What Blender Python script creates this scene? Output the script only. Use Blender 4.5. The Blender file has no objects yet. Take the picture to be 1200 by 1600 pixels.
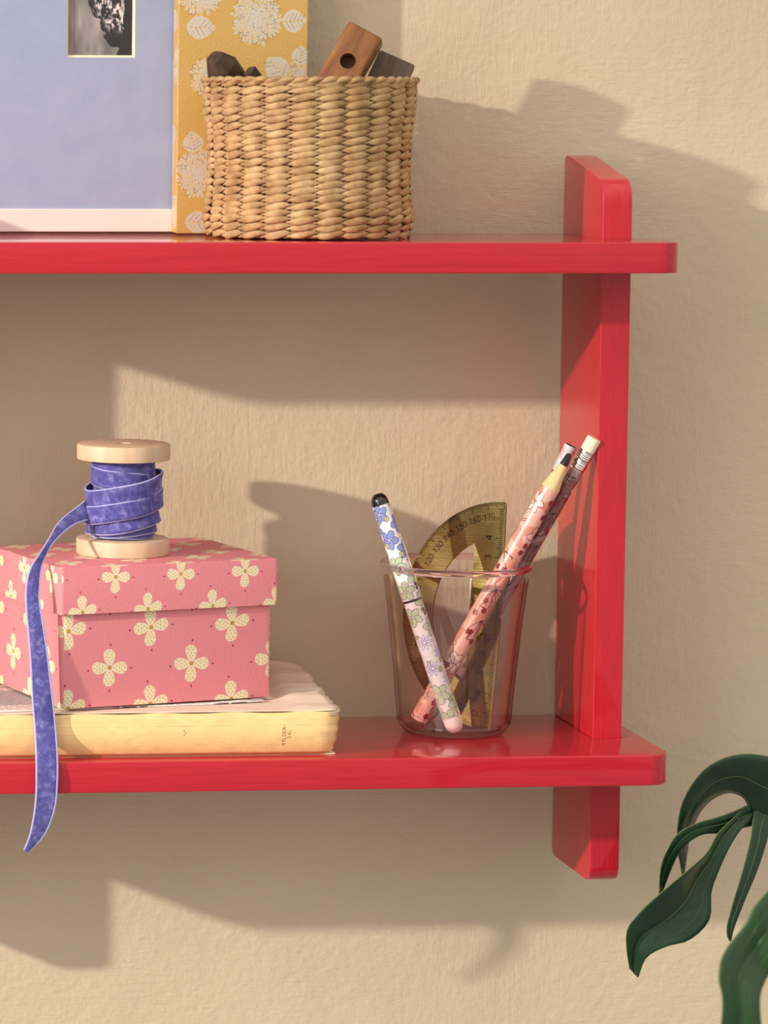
import bpy, bmesh, math, random
import numpy as np
from mathutils import Vector, Matrix
random.seed(7)
rng = np.random.default_rng(7)
sc = bpy.context.scene
COL = sc.collection

# ---------------------------------------------------------------- camera, world, lights, exposure
CAM = (-0.43898, -1.81207, 0.28367)
RX, RY, RZ = -0.074927, -0.003930, -0.087692
FPX, CX, CY = 5498.73, -220.597, 565.922
def rot(rx, ry, rz):
    X = np.array([[1,0,0],[0,math.cos(rx),-math.sin(rx)],[0,math.sin(rx),math.cos(rx)]])
    Y = np.array([[math.cos(ry),0,math.sin(ry)],[0,1,0],[-math.sin(ry),0,math.cos(ry)]])
    Z = np.array([[math.cos(rz),-math.sin(rz),0],[math.sin(rz),math.cos(rz),0],[0,0,1]])
    return Z @ X @ Y
RM = rot(RX, RY, RZ)
cam = bpy.data.cameras.new('camera'); cam_o = bpy.data.objects.new('camera', cam); COL.objects.link(cam_o)
M = Matrix.Identity(4)
for i in range(3):
    M[i][0] = RM[i,0]; M[i][1] = RM[i,2]; M[i][2] = -RM[i,1]; M[i][3] = CAM[i]
cam_o.matrix_world = M
cam.sensor_fit = 'VERTICAL'; cam.sensor_height = 36; cam.sensor_width = 27
cam.lens = FPX / 1600 * 36
cam.shift_x = (600 - CX) / 1600; cam.shift_y = (CY - 800) / 1600
cam.clip_start = 0.05
cam.dof.use_dof = True; cam.dof.focus_distance = 1.79; cam.dof.aperture_fstop = 11
sc.camera = cam_o

def at(u, v, Y):
    """point in the room (metres) on the vertical plane y = Y under photograph pixel (u, v)"""
    r = RM @ np.array([(u-CX)/FPX, 1, -(v-CY)/FPX])
    s = (Y - CAM[1]) / r[1]
    return Vector((CAM[0]+s*r[0], CAM[1]+s*r[1], CAM[2]+s*r[2]))

world = bpy.data.worlds.new('world'); sc.world = world; world.use_nodes = True
wb = world.node_tree.nodes['Background']; wb.inputs[1].default_value = 1.0
# the room around: pale ceiling above, darker floor below
_t = world.node_tree; _c = _t.nodes.new('ShaderNodeTexCoord'); _s = _t.nodes.new('ShaderNodeSeparateXYZ'); _r = _t.nodes.new('ShaderNodeValToRGB'); _m = _t.nodes.new('ShaderNodeMapRange')
_m.inputs['From Min'].default_value = -1; _t.links.new(_c.outputs['Generated'], _s.inputs[0]); _t.links.new(_s.outputs['Z'], _m.inputs[0]); _t.links.new(_m.outputs[0], _r.inputs[0]); _t.links.new(_r.outputs[0], wb.inputs[0])
_e = _r.color_ramp.elements; _e[0].position = .33; _e[0].color = (.37, .345, .305, 1); _e[1].position = .80; _e[1].color = (1.20, 1.13, 1.00, 1)
def lamp(name, kind, loc, energy, color, target=None, **kw):
    l = bpy.data.lights.new(name, kind); l.energy = energy; l.color = color
    for k, v in kw.items(): setattr(l, k, v)
    o = bpy.data.objects.new(name, l); COL.objects.link(o); o.location = loc
    if target is not None: o.rotation_euler = (Vector(target)-Vector(loc)).to_track_quat('-Z', 'Y').to_euler()
    return o
lamp('studio_lamp', 'SPOT', (-2.80, -1.40, 0.95), 455, (1.0, 0.90, 0.76), target=(-0.15, 0, -0.12), shadow_soft_size=0.035, spot_size=math.radians(30), spot_blend=1.0)
lamp('front_left_fill', 'AREA', (-1.9, -1.9, 0.75), 13, (1.0, 0.95, 0.9), target=(0, 0, 0.1), shape='RECTANGLE', size=0.8, size_y=1.2)  # added soft fill, no real window; its reflection streaks pen, glass and brass
lamp('overhead_fill', 'AREA', (0.3, -1.3, 2.1), 2, (1.0, 0.95, 0.88), target=(0.1, 0, 0.2), shape='RECTANGLE', size=1.8, size_y=1.2)  # added fill from overhead, imitates bounce off the ceiling, not a fitted lamp
sc.view_settings.view_transform = 'Standard'; sc.view_settings.look = 'None'
sc.view_settings.exposure = 0.0; sc.view_settings.gamma = 1.0; sc.view_settings.use_curve_mapping = False
sc.cycles.max_bounces = 12; sc.cycles.transparent_max_bounces = 24; sc.cycles.transmission_bounces = 12
sc.cycles.use_denoising = True; sc.cycles.sample_clamp_indirect = 4

# ---------------------------------------------------------------- helpers
def srgb(r, g, b):
    f = lambda c: c/12.92 if c <= 0.04045 else ((c+0.055)/1.055)**2.4
    return tuple(f(c/255) for c in (r, g, b))
class NT:
    def __init__(s, name):
        s.m = bpy.data.materials.new(name); s.m.use_nodes = True; s.t = s.m.node_tree
        s.b = s.t.nodes['Principled BSDF']; s.out = s.t.nodes['Material Output']
    def n(s, typ, **kw):
        x = s.t.nodes.new(typ)
        for k, v in kw.items():
            if k.startswith('i_'):
                x.inputs[int(k[2:]) if k[2:].isdigit() else k[2:].replace('_', ' ')].default_value = v
            else: setattr(x, k, v)
        return x
    def l(s, a, b): s.t.links.new(a, b)
    def set(s, **kw):
        for k, v in kw.items():
            k = k.replace('_', ' ')
            if k == 'Base Color' or k == 'Specular Tint': v = (*v, 1)
            s.b.inputs[k].default_value = v
        return s
    def coord(s, scale=(1,1,1), rot=(0,0,0), kind='Object'):
        c = s.n('ShaderNodeTexCoord'); m = s.n('ShaderNodeMapping')
        m.inputs['Scale'].default_value = scale; m.inputs['Rotation'].default_value = rot
        s.l(c.outputs[kind], m.inputs['Vector']); return m.outputs['Vector']
    def noise(s, vec, scale, detail=4, rough=.5, dist=0):
        x = s.n('ShaderNodeTexNoise'); x.inputs['Scale'].default_value = scale; x.inputs['Detail'].default_value = detail
        x.inputs['Roughness'].default_value = rough; x.inputs['Distortion'].default_value = dist
        s.l(vec, x.inputs['Vector']); return x.outputs['Fac']
    def ramp(s, fac, stops):
        r = s.n('ShaderNodeValToRGB'); e = r.color_ramp.elements
        while len(e) < len(stops): e.new(.5)
        for k, (p, c) in enumerate(stops): e[k].position = p; e[k].color = (*c, 1) if len(c) == 3 else c
        s.l(fac, r.inputs['Fac']); return r.outputs['Color']
    def bump(s, h, dist, strength=1, prev=None):
        b = s.n('ShaderNodeBump'); b.inputs['Distance'].default_value = dist; b.inputs['Strength'].default_value = strength
        s.l(h, b.inputs['Height'])
        if prev is not None: s.l(prev, b.inputs['Normal'])
        return b.outputs['Normal']
    def mix(s, fac, a, b):
        m = s.n('ShaderNodeMix', data_type='RGBA')
        if isinstance(fac, float): m.inputs[0].default_value = fac
        else: s.l(fac, m.inputs[0])
        for k, c in ((6, a), (7, b)):
            if isinstance(c, tuple): m.inputs[k].default_value = (*c, 1)
            else: s.l(c, m.inputs[k])
        return m.outputs[2]
    def base(s, c): s.l(c, s.b.inputs['Base Color'])
    def nrm(s, n): s.l(n, s.b.inputs['Normal'])

def thing(name, label, cat, loc=(0,0,0), mat=None, group=None):
    o = bpy.data.objects.new(name, None); COL.objects.link(o); o.empty_display_size = .01
    o.matrix_world = mat if mat is not None else Matrix.Translation(loc)
    o['label'] = label; o['category'] = cat
    if group: o['group'] = group
    return o
def wm(o):
    m = o.matrix_basis.copy()
    while o.parent: o = o.parent; m = o.matrix_basis @ m
    return m
def mesh(name, bm, mat, parent=None, smooth=False, local=False, mats=None, label=None, weld=False):
    """link a bmesh as ONE object; geometry given in world metres unless local"""
    if weld: bmesh.ops.remove_doubles(bm, verts=bm.verts, dist=1e-6)
    if parent is not None and not local: bmesh.ops.transform(bm, matrix=wm(parent).inverted(), verts=bm.verts)
    me = bpy.data.meshes.new(name); bm.to_mesh(me); bm.free()
    for m_ in (mats or [mat]): me.materials.append(m_.m if isinstance(m_, NT) else m_)
    if smooth:
        me.polygons.foreach_set('use_smooth', [True]*len(me.polygons))
    o = bpy.data.objects.new(name, me); COL.objects.link(o)
    if parent is not None: o.parent = parent
    if label: o['label'] = label
    return o
def smooth_by_angle(o, deg=35):
    me = o.data; bm = bmesh.new(); bm.from_mesh(me)
    for f in bm.faces: f.smooth = True
    for e in bm.edges:
        if len(e.link_faces) == 2 and e.calc_face_angle(0) > math.radians(deg): e.smooth = False
    bm.to_mesh(me); bm.free()
def bevel(bm, w, seg=2, edges=None):
    bmesh.ops.bevel(bm, geom=list(edges or bm.edges), offset=w, segments=seg, affect='EDGES', profile=.6, clamp_overlap=True)
def rbox(x0, x1, y0, y1, z0, z1, w=.0006, seg=2, bm=None):
    b = bmesh.new()
    bmesh.ops.create_cube(b, size=1, matrix=Matrix.Translation(((x0+x1)/2, (y0+y1)/2, (z0+z1)/2)) @ Matrix.Diagonal((x1-x0, y1-y0, z1-z0, 1)))
    if w: bevel(b, w, seg)
    return b
def arc(cx, cy, r, a0, a1, n=8):
    return [(cx+r*math.cos(math.radians(a0+(a1-a0)*k/n)), cy+r*math.sin(math.radians(a0+(a1-a0)*k/n))) for k in range(n+1)]
def prism(outline, fn, t0, t1, w=.0005, seg=2):
    """extrude a 2D outline; fn(a, b, t) -> world point"""
    b = bmesh.new()
    A = [b.verts.new(fn(x, y, t0)) for x, y in outline]; B = [b.verts.new(fn(x, y, t1)) for x, y in outline]
    n = len(outline)
    fa = b.faces.new(A); fb = b.faces.new(B[::-1])
    for k in range(n): b.faces.new((A[k], B[k], B[(k+1)%n], A[(k+1)%n]))
    bmesh.ops.recalc_face_normals(b, faces=b.faces)
    if w: bevel(b, w, seg, [e for e in b.edges if (fa in e.link_faces or fb in e.link_faces)])
    return b
def lathe(prof, n=64, bm=None, center=(0,0,0), close=False):
    """prof: list of (r, z) around Z; r=0 caps"""
    b = bm or bmesh.new(); rings = []
    for r, z in prof:
        if r < 1e-7: rings.append([b.verts.new((center[0], center[1], center[2]+z))])
        else: rings.append([b.verts.new((center[0]+r*math.cos(2*math.pi*k/n), center[1]+r*math.sin(2*math.pi*k/n), center[2]+z)) for k in range(n)])
    prs = list(zip(rings, rings[1:])) + ([(rings[-1], rings[0])] if close else [])
    for A, B in prs:
        for k in range(n):
            q = [A[k % len(A)], A[(k+1) % len(A)] if len(A) > 1 else None, B[(k+1) % len(B)] if len(B) > 1 else None, B[k % len(B)]]
            if len(A) == 1: q = [A[0], B[(k+1)%n], B[k]]
            elif len(B) == 1: q = [A[k], A[(k+1)%n], B[0]]
            b.faces.new(q)
    bmesh.ops.recalc_face_normals(b, faces=b.faces)
    return b
def tube_path(pts, rad, n=6, bm=None, closed=False):
    b = bm or bmesh.new(); rings = []; N = len(pts)
    for i, p in enumerate(pts):
        t = (pts[(i+1) % N] - pts[i-1]) if closed else (pts[min(i+1, N-1)] - pts[max(i-1, 0)])
        t = t.normalized(); s = t.cross(Vector((0,1,0)) if abs(t.y) < .9 else Vector((1,0,0))).normalized(); w = t.cross(s)
        r = rad(i/(N-1)) if callable(rad) else rad
        rings.append([b.verts.new(p + s*r*math.cos(2*math.pi*k/n) + w*r*math.sin(2*math.pi*k/n)) for k in range(n)])
    for i in range(N if closed else N-1):
        A, B = rings[i], rings[(i+1) % N]
        for k in range(n): b.faces.new((A[k], A[(k+1)%n], B[(k+1)%n], B[k]))
    if not closed:
        b.faces.new(rings[0][::-1]); b.faces.new(rings[-1])
    bmesh.ops.recalc_face_normals(b, faces=b.faces)
    return b
def solid(b, th):
    b.normal_update(); bmesh.ops.solidify(b, geom=b.faces, thickness=th); b.normal_update()
def crom(P, n):
    """Catmull-Rom through Vectors, n samples"""
    P = [Vector(p) for p in P]; out = []; m = len(P)-1
    for i in range(n):
        x = i/(n-1)*m; k = min(int(x), m-1); t = x-k
        a = P[k-1] if k else P[0]*2-P[1]; b, c = P[k], P[k+1]; d = P[k+2] if k+2 <= m else P[m]*2-P[m-1]
        out.append(.5*((2*b)+(c-a)*t+(2*a-5*b+4*c-d)*t*t+(3*b-a-3*c+d)*t**3))
    return out

# ---------------------------------------------------------------- flat prints, drawn as arrays
class Print:
    def __init__(s, w, h, bg):
        s.w, s.h = w, h; s.a = np.empty((h, w, 3), np.float32); s.a[:] = np.array(bg)/255.
    def _blend(s, x0, y0, m, c):
        x0 = int(x0); y0 = int(y0); h, w = m.shape
        X0, Y0, X1, Y1 = max(x0,0), max(y0,0), min(x0+w, s.w), min(y0+h, s.h)
        if X1 <= X0 or Y1 <= Y0: return
        mm = m[Y0-y0:Y1-y0, X0-x0:X1-x0, None]
        s.a[Y0:Y1, X0:X1] = s.a[Y0:Y1, X0:X1]*(1-mm)+np.array(c, np.float32)/255.*mm
    def poly(s, P, c):
        P = np.array(P, float); x0, y0 = np.floor(P.min(0)-2); x1, y1 = np.ceil(P.max(0)+2)
        if x1 < 0 or y1 < 0 or x0 > s.w or y0 > s.h: return
        X, Y = np.meshgrid(np.arange(x0, x1)+.5, np.arange(y0, y1)+.5)
        ins = np.zeros(X.shape, bool); d = np.full(X.shape, 9e9)
        for (ax, ay), (bx, by) in zip(P, np.roll(P, -1, 0)):
            if ay != by:
                c_ = ((ay > Y) != (by > Y)) & (X < (bx-ax)*(Y-ay)/(by-ay)+ax); ins ^= c_
            d = np.minimum(d, s._seg(X, Y, ax, ay, bx, by))
        m = np.clip(np.where(ins, d, -d)+.5, 0, 1); s._blend(x0, y0, m, c)
    @staticmethod
    def _seg(X, Y, ax, ay, bx, by):
        vx, vy = bx-ax, by-ay; q = vx*vx+vy*vy+1e-9
        t = np.clip(((X-ax)*vx+(Y-ay)*vy)/q, 0, 1)
        return np.hypot(X-ax-t*vx, Y-ay-t*vy)
    def line(s, P, wd, c, closed=False):
        P = np.array(P, float)
        if closed: P = np.vstack([P, P[:1]])
        x0, y0 = np.floor(P.min(0)-wd-1); x1, y1 = np.ceil(P.max(0)+wd+1)
        if x1 < 0 or y1 < 0 or x0 > s.w or y0 > s.h: return
        X, Y = np.meshgrid(np.arange(x0, x1)+.5, np.arange(y0, y1)+.5); d = np.full(X.shape, 9e9)
        for (ax, ay), (bx, by) in zip(P, P[1:]): d = np.minimum(d, s._seg(X, Y, ax, ay, bx, by))
        s._blend(x0, y0, np.clip(wd/2-d+.5, 0, 1), c)
    def blob(s, x, y, rx, ry, ang, c, line=None, lw=1, n=18, wob=0, wrap=None):
        ca, sa = math.cos(ang), math.sin(ang); P = []
        for k in range(n):
            t = 2*math.pi*k/n; q = 1+wob*math.sin(3*t+x)
            P.append((x+ca*rx*q*math.cos(t)-sa*ry*q*math.sin(t), y+sa*rx*q*math.cos(t)+ca*ry*q*math.sin(t)))
        for dx in ((-wrap, 0, wrap) if wrap else (0,)):
            Q = [(a+dx, b) for a, b in P]
            if c is not None: s.poly(Q, c)
            if line is not None: s.line(Q, lw, line, True)
    def image(s, name):
        im = bpy.data.images.new(name, s.w, s.h)
        px = np.ones((s.h, s.w, 4), np.float32); px[..., :3] = s.a[::-1]
        im.pixels.foreach_set(px.ravel()); im.pack(); return im
GLY = {'0': [[(.2,0),(0,.25),(0,.75),(.2,1),(.4,1),(.6,.75),(.6,.25),(.4,0),(.2,0)]], '1': [[(.1,.75),(.35,1),(.35,0)]],
 '2': [[(0,.8),(.2,1),(.45,1),(.6,.8),(.55,.55),(0,0),(.6,0)]], '3': [[(0,.9),(.25,1),(.5,.9),(.55,.7),(.25,.55),(.6,.35),(.5,.08),(.25,0),(0,.1)]],
 '4': [[(.45,0),(.45,1),(0,.3),(.62,.3)]], '5': [[(.55,1),(.1,1),(.05,.55),(.4,.6),(.6,.35),(.45,.05),(.15,0),(0,.1)]],
 '6': [[(.5,1),(.15,.7),(0,.3),(.2,0),(.45,0),(.6,.25),(.45,.5),(.2,.5),(.03,.35)]], '7': [[(0,1),(.6,1),(.2,0)]],
 '8': [[(.3,.55),(.05,.75),(.3,1),(.55,.75),(.3,.55),(0,.25),(.3,0),(.6,.25),(.3,.55)]], '9': [[(.1,0),(.45,.3),(.6,.7),(.4,1),(.15,1),(0,.75),(.15,.5),(.4,.5),(.57,.65)]],
 'S': [[(.6,.85),(.4,1),(.15,1),(0,.8),(.1,.6),(.5,.4),(.6,.2),(.45,0),(.2,0),(0,.15)]], 'O': [[(.3,0),(0,.3),(0,.7),(.3,1),(.6,.7),(.6,.3),(.3,0)]],
 'Ø': [[(.3,0),(0,.3),(0,.7),(.3,1),(.6,.7),(.6,.3),(.3,0)], [(0,-.05),(.6,1.05)]], 'T': [[(0,1),(.6,1)], [(.3,1),(.3,0)]],
 'R': [[(0,0),(0,1),(.4,1),(.58,.78),(.4,.52),(0,.52)], [(.3,.52),(.6,0)]], 'E': [[(.55,1),(0,1),(0,0),(.55,0)], [(0,.52),(.45,.52)]],
 'G': [[(.6,.85),(.35,1),(0,.7),(0,.3),(.3,0),(.6,.2),(.6,.45),(.35,.45)]], 'Y': [[(0,1),(.3,.5),(.6,1)], [(.3,.5),(.3,0)]],
 'L': [[(0,1),(0,0),(.5,0)]], 'D': [[(0,0),(0,1),(.35,1),(.6,.7),(.6,.3),(.35,0),(0,0)]], 'N': [[(0,0),(0,1),(.6,0),(.6,1)]],
 'A': [[(0,0),(.3,1),(.6,0)], [(.12,.38),(.48,.38)]], '-': [[(.1,.45),(.5,.45)]], ' ': []}
def text(pr, s, x, y, size, ang, c, lw, sp=.85, center=True):
    """baseline start (or centre) at x, y; ang radians, image y down"""
    ca, sa = math.cos(ang), math.sin(ang); W = len(s)*sp-(sp-.6)
    ox = -W/2 if center else 0; oy = -.5 if center else 0
    for k, ch in enumerate(s):
        for st in GLY[ch]:
            P = []
            for gx, gy in st:
                a = (gx+k*sp+ox)*size; b = -(gy+oy)*size
                P.append((x+ca*a-sa*b, y+sa*a+ca*b))
            pr.line(P, lw, c)

# floral wrapping of the pink box: one repeat of the print
def box_print():
    W, H = 640, 560; p = Print(W, H, (222, 133, 142))
    p.a += rng.normal(0, .012, (H, W, 1)).astype(np.float32)
    cream, och, red = (232, 216, 184), (190, 145, 62), (158, 20, 45)
    U = W/42.9
    def flower(cx, cy, rot0):
        for k in range(4):
            a = rot0+k*math.pi/2+random.uniform(-.08, .08); L = 4.9*U
            pts = []
            for s_, w_ in ((.4,0),(1.3,1.2),(3.2,2.35),(6.2,3.1),(7.9,2.6),(9.0,1.0)): pts.append((s_*U, w_*U))
            prof = pts+[(q[0], -q[1]) for q in pts[::-1]]
            sk = random.uniform(-.12, .12)
            P = [(cx+math.cos(a)*u-math.sin(a)*(v+u*sk), cy+math.sin(a)*u+math.cos(a)*(v+u*sk)) for u, v in prof]
            p.poly(P, cream)
            for (du, dv) in ((2.4,0),(3.6,1),(3.7,-1),(5,0),(5.2,1.9),(5.1,-1.8),(6.6,1),(6.7,-.9),(8,0),(7.6,1.9),(7.6,-1.8)):
                u, v = du*U, dv*U+du*U*sk
                p.blob(cx+math.cos(a)*u-math.sin(a)*v, cy+math.sin(a)*u+math.cos(a)*v, .32*U, .32*U, 0, och, n=8)
            p.blob(cx+math.cos(a)*11.2*U, cy+math.sin(a)*11.2*U, .62*U, .42*U, a, red, n=10)
        p.blob(cx, cy, 1.15*U, 1.15*U, 0, och)
    for (fx, fy) in ((.25,.25),(.75,.75)):
        st = random.getstate()
        for dx in (-W, 0, W):
            for dy in (-H, 0, H): random.setstate(st); flower(fx*W+dx, fy*H+dy, -.12+.15*fx)
    return p.image('floral_paper')
# gold notebook cloth with dahlias
NBX0, NBX1, NBZ0, NBZ1 = -0.1170, -0.0492, 0.2145, 0.4300
def notebook_print():
    S = 10500; W, H = int((NBX1-NBX0)*S), int((NBZ1-NBZ0)*S); p = Print(W, H, (202, 164, 94))
    gold, pale, dk = (214, 172, 72), (204, 194, 184), (150, 108, 36)
    k = S*.000341
    def q(u, v): return ((u-275)*k, H-(364-v)*k)
    def dahlia(u, v, R):
        cx, cy = q(u, v); R *= k
        for ring in range(9, 0, -1):
            r = R*ring/9; n = int(7+ring*3.2); o = random.random()
            for i in range(n):
                a = 2*math.pi*(i+o)/n+random.uniform(-.07, .07); rr = r*random.uniform(.9, 1.04)
                p.blob(cx+math.cos(a)*rr*.82, cy+math.sin(a)*rr*.82, R*.125, R*.062, a, pale, None, n=10)
                tip = (cx+math.cos(a)*rr*.97, cy+math.sin(a)*rr*.97)
                p.line([(cx+math.cos(a-.12)*rr*.86, cy+math.sin(a-.12)*rr*.86), tip, (cx+math.cos(a+.1)*rr*.8, cy+math.sin(a+.1)*rr*.8)], 2.6, random.choice((gold, gold, dk)))
    def leaf(u, v, L, wd, ang):
        cx, cy = q(u, v); L *= k; wd *= k; ca, sa = math.cos(ang), math.sin(ang)
        f = lambda a, b: (cx+ca*a-sa*b, cy+sa*a+ca*b)
        prof = [(0,.1),(.12,.6),(.3,.95),(.5,1),(.72,.75),(.9,.3),(1,0)]
        P = [f(a*L, b*wd/2) for a, b in prof]+[f(a*L, -b*wd/2) for a, b in prof[::-1]]
        p.poly(P, pale); p.line(P, 2.6, gold, True); p.line([f(0, 0), f(L, 0)], 3, gold)
        for t in (.15,.3,.45,.6,.75):
            for s_ in (-1, 1): p.line([f(t*L, 0), f((t+.18)*L, s_*wd*.4*(1.05-t*.6))], 2.2, random.choice((gold, dk)))
    for u, v, R in ((395,40,44),(308,-5,43),(326,128,36),(308,272,41),(462,122,24),(470,-60,30),(420,250,40),(360,330,34),(380,-110,44),(300,-170,40),(460,-180,40),(400,-260,42),(310,-290,38),(460,330,30)): dahlia(u, v, R)
    for u, v, L, w_, a in ((434,44,38,36,-.08),(287,52,46,36,.05),(440,128,42,38,3.95),(462,110,32,28,4.75),(302,242,34,32,4.55),(288,345,44,34,.1),(455,10,30,26,4.6),(400,-10,34,30,-1.1),(360,200,40,34,.7),(420,-80,38,34,.2),(320,-90,40,34,2.2),(440,200,36,32,1.2),(350,-210,40,34,-.6),(430,-300,40,34,.4)): leaf(u, v, L, w_, a)
    yy, xx = np.mgrid[0:H, 0:W]
    p.a *= (1+.035*np.sin(xx*1.9)[..., None]*1+.02*np.sin(yy*2.3)[..., None]).astype(np.float32)
    return p.image('dahlia_cloth')
# wraps of pen and pencils: u around, v along from the bottom (v = 0) to the top
def pen_print():
    W, H = 380, 1500; p = Print(W, H, (232, 226, 232)); ln = (88, 66, 88)
    grn, blu, olv, lil, navy = (184, 202, 172), (128, 146, 205), (190, 190, 130), (168, 160, 214), (28, 30, 88)
    def five(x, y, r, c, l=ln, n=5, core=(240,225,225)):
        o = random.random()*6
        for k in range(n):
            a = o+2*math.pi*k/n
            p.blob(x+math.cos(a)*r*.56, y+math.sin(a)*r*.56, r*.46, r*.36, a, c, l, 3, wob=.07, wrap=W)
        for k in range(n*2):
            a = o+math.pi*k/n
            for dx in (-W, 0, W): p.line([(x+dx+math.cos(a)*r*.1, y+math.sin(a)*r*.1), (x+dx+math.cos(a)*r*.34, y+math.sin(a)*r*.34)], 2.2, core if k % 2 else l)
    def daisy(x, y, r):
        for k in range(9):
            a = 2*math.pi*k/9
            p.blob(x+math.cos(a)*r*.6, y+math.sin(a)*r*.6, r*.38, r*.13, a, (226,222,240), (120,112,190), 3, wrap=W)
        p.blob(x, y, r*.14, r*.14, 0, (250,240,240), (150,110,150), 2, wrap=W)
    def leaf(x, y, r, a):
        P = [(0,0),(.3,.32),(.65,.36),(1,0),(.65,-.36),(.3,-.32)]
        for dx in (-W, 0, W):
            Q = [(x+dx+r*(math.cos(a)*u-math.sin(a)*v), y+r*(math.sin(a)*u+math.cos(a)*v)) for u, v in P]
            p.poly(Q, olv); p.line(Q, 2.6, ln, True); p.line([Q[0], Q[3]], 2, ln)
    y = 30
    row = 0
    while y < H:
        t = y/H
        for k in range(2):
            x = (k*190+row*95+random.randint(-14, 14)) % W
            if t < .04: leaf(x, y, 60, 1.2)
            elif t < .25: five(x, y, 62, blu, (60,52,110))
            elif t < .34: five(x, y, 60, grn)
            elif t < .62: random.choice((five, five, daisy))(x, y, *((58, grn) if False else (58,)) ) if False else (five(x, y, 62, grn) if (row+k) % 3 else daisy(x, y, 48))
            elif t < .84: daisy(x, y, 52)
            else: five(x, y, 68, grn)
        for k in range(3): leaf(random.randint(0, W), y+random.randint(30, 70), random.randint(34, 46), random.random()*6)
        if row % 2 == 0:
            bx = random.randint(0, W)
            for dx, dy in ((0,0),(24,12),(4,28)): p.blob(bx+dx, y+55+dy, 10, 10, 0, navy, (16,16,50), 2, wrap=W)
        y += 84; row += 1
    return p.image('pen_wrap')
def pencil_print(name, bg, tint, dark, writing=False, seed=3):
    random.seed(seed); W, H = 380, 1700; p = Print(W, H, bg); ln = dark
    for k in range(26):
        p.blob(random.randint(0, W), random.randint(0, H), random.randint(40, 95), random.randint(25, 60), random.random()*3, tint, None, wob=.2, wrap=W)
    def cluster(x, y):
        for k in range(3):
            a = random.random()*6; r = 46
            ex, ey = x+math.cos(a)*r, y+math.sin(a)*r
            P = [(x, y), ((x+ex)/2+8, (y+ey)/2-6), (ex, ey)]
            for dx in (-W, 0, W): p.line([(u+dx, v) for u, v in P], 5, ln)
            for j in range(5):
                b = j*1.257+a; p.blob(ex+math.cos(b)*9, ey+math.sin(b)*9, 9, 7, b, (158, 30, 52), (90, 14, 34), 2, wrap=W)
    for k in range(17):
        y = 40+k*H/17+random.randint(-20, 20); x = random.randint(0, W)
        if k % 2: cluster(x, y); cluster((x+190) % W, y+30)
        else:
            for j in range(7):
                a = -.2+j*.42+random.uniform(-.1, .1); r = random.randint(80, 130); bnd = random.uniform(-.5, .5)
                P = [(x+math.cos(a+bnd*t)*r*t, y+math.sin(a+bnd*t)*r*t) for t in (0,.25,.5,.75,1)]
                for dx in (-W, 0, W): p.line([(u+dx, v) for u, v in P], 4, ln)
            for j in range(6):
                a = 2*math.pi*j/6; p.blob((x+200) % W+math.cos(a)*34, y+60+math.sin(a)*34, 32, 22, a, (232, 200, 190), ln, 3.4, wob=.12, wrap=W)
    for k in range(9):
        x = random.randint(0, W); y = random.randint(0, H); P = [(x, y)]
        for j in range(7): x += random.randint(-24, 24); y += random.randint(10, 34); P.append((x, y))
        p.line(P, 3.4, ln)
    if writing:
        for x in (60, 250):
            p.poly([(x-30, H-290), (x+30, H-290), (x+30, H-100), (x-30, H-100)], bg); text(p, 'SØSTRE', x, H-190, 28, -math.pi/2, (60, 24, 30), 4, sp=.78)
        for x in (150, 340): cluster(x, H-200); cluster(x-20, H-90)
    random.seed(11)
    return p.image(name)
def photo_print():
    W, H = 200, 380; p = Print(W, H, (150, 136, 132))
    yy, xx = np.mgrid[0:H, 0:W]
    def nz(sx, sy, amp, sd):
        r = np.random.default_rng(sd); g = r.normal(0, 1, (max(3, int(H/sy)+3), max(3, int(W/sx)+3)))
        fy = yy/sy; fx = xx/sx; iy = fy.astype(int); ix = fx.astype(int); ty = fy-iy; tx = fx-ix
        ty = ty*ty*(3-2*ty); tx = tx*tx*(3-2*tx)
        return amp*((g[iy,ix]*(1-tx)+g[iy,ix+1]*tx)*(1-ty)+(g[iy+1,ix]*(1-tx)+g[iy+1,ix+1]*tx)*ty)
    g = .55+nz(30, 90, .07, 1)+nz(12, 40, .04, 2)
    t = yy/H                                        # a pale gnarled rock hanging down into a dark right side
    left = 60+22*np.sin(t*2.2+.6)*0+np.where(t > .55, (t-.55)*190, 0)+nz(20, 14, 5, 3)+(.25-t).clip(0)*20
    right = 172-(t > .78)*(t-.78)*60+nz(20, 20, 4, 4)
    g = np.where(xx > right-8, .05+nz(5, 5, .04, 5).clip(0), g)
    body = (xx > left) & (xx < right) & (t < .93)
    streak = .42+nz(7, 16, .28, 6)+nz(3, 6, .22, 7)+nz(25, 40, .12, 8)
    streak = np.where(streak < .4, streak*.35, streak*1.15)
    shade = np.clip((xx-left)/26, .12, 1)*np.clip((.86-t)/.10, .05, 1)
    g = np.where(body, streak*shade, g)
    p.a[:] = np.clip(g, .015, .9)[..., None]*np.array([1.0, .95, .94]); return p.image('rock_photograph')
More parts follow.
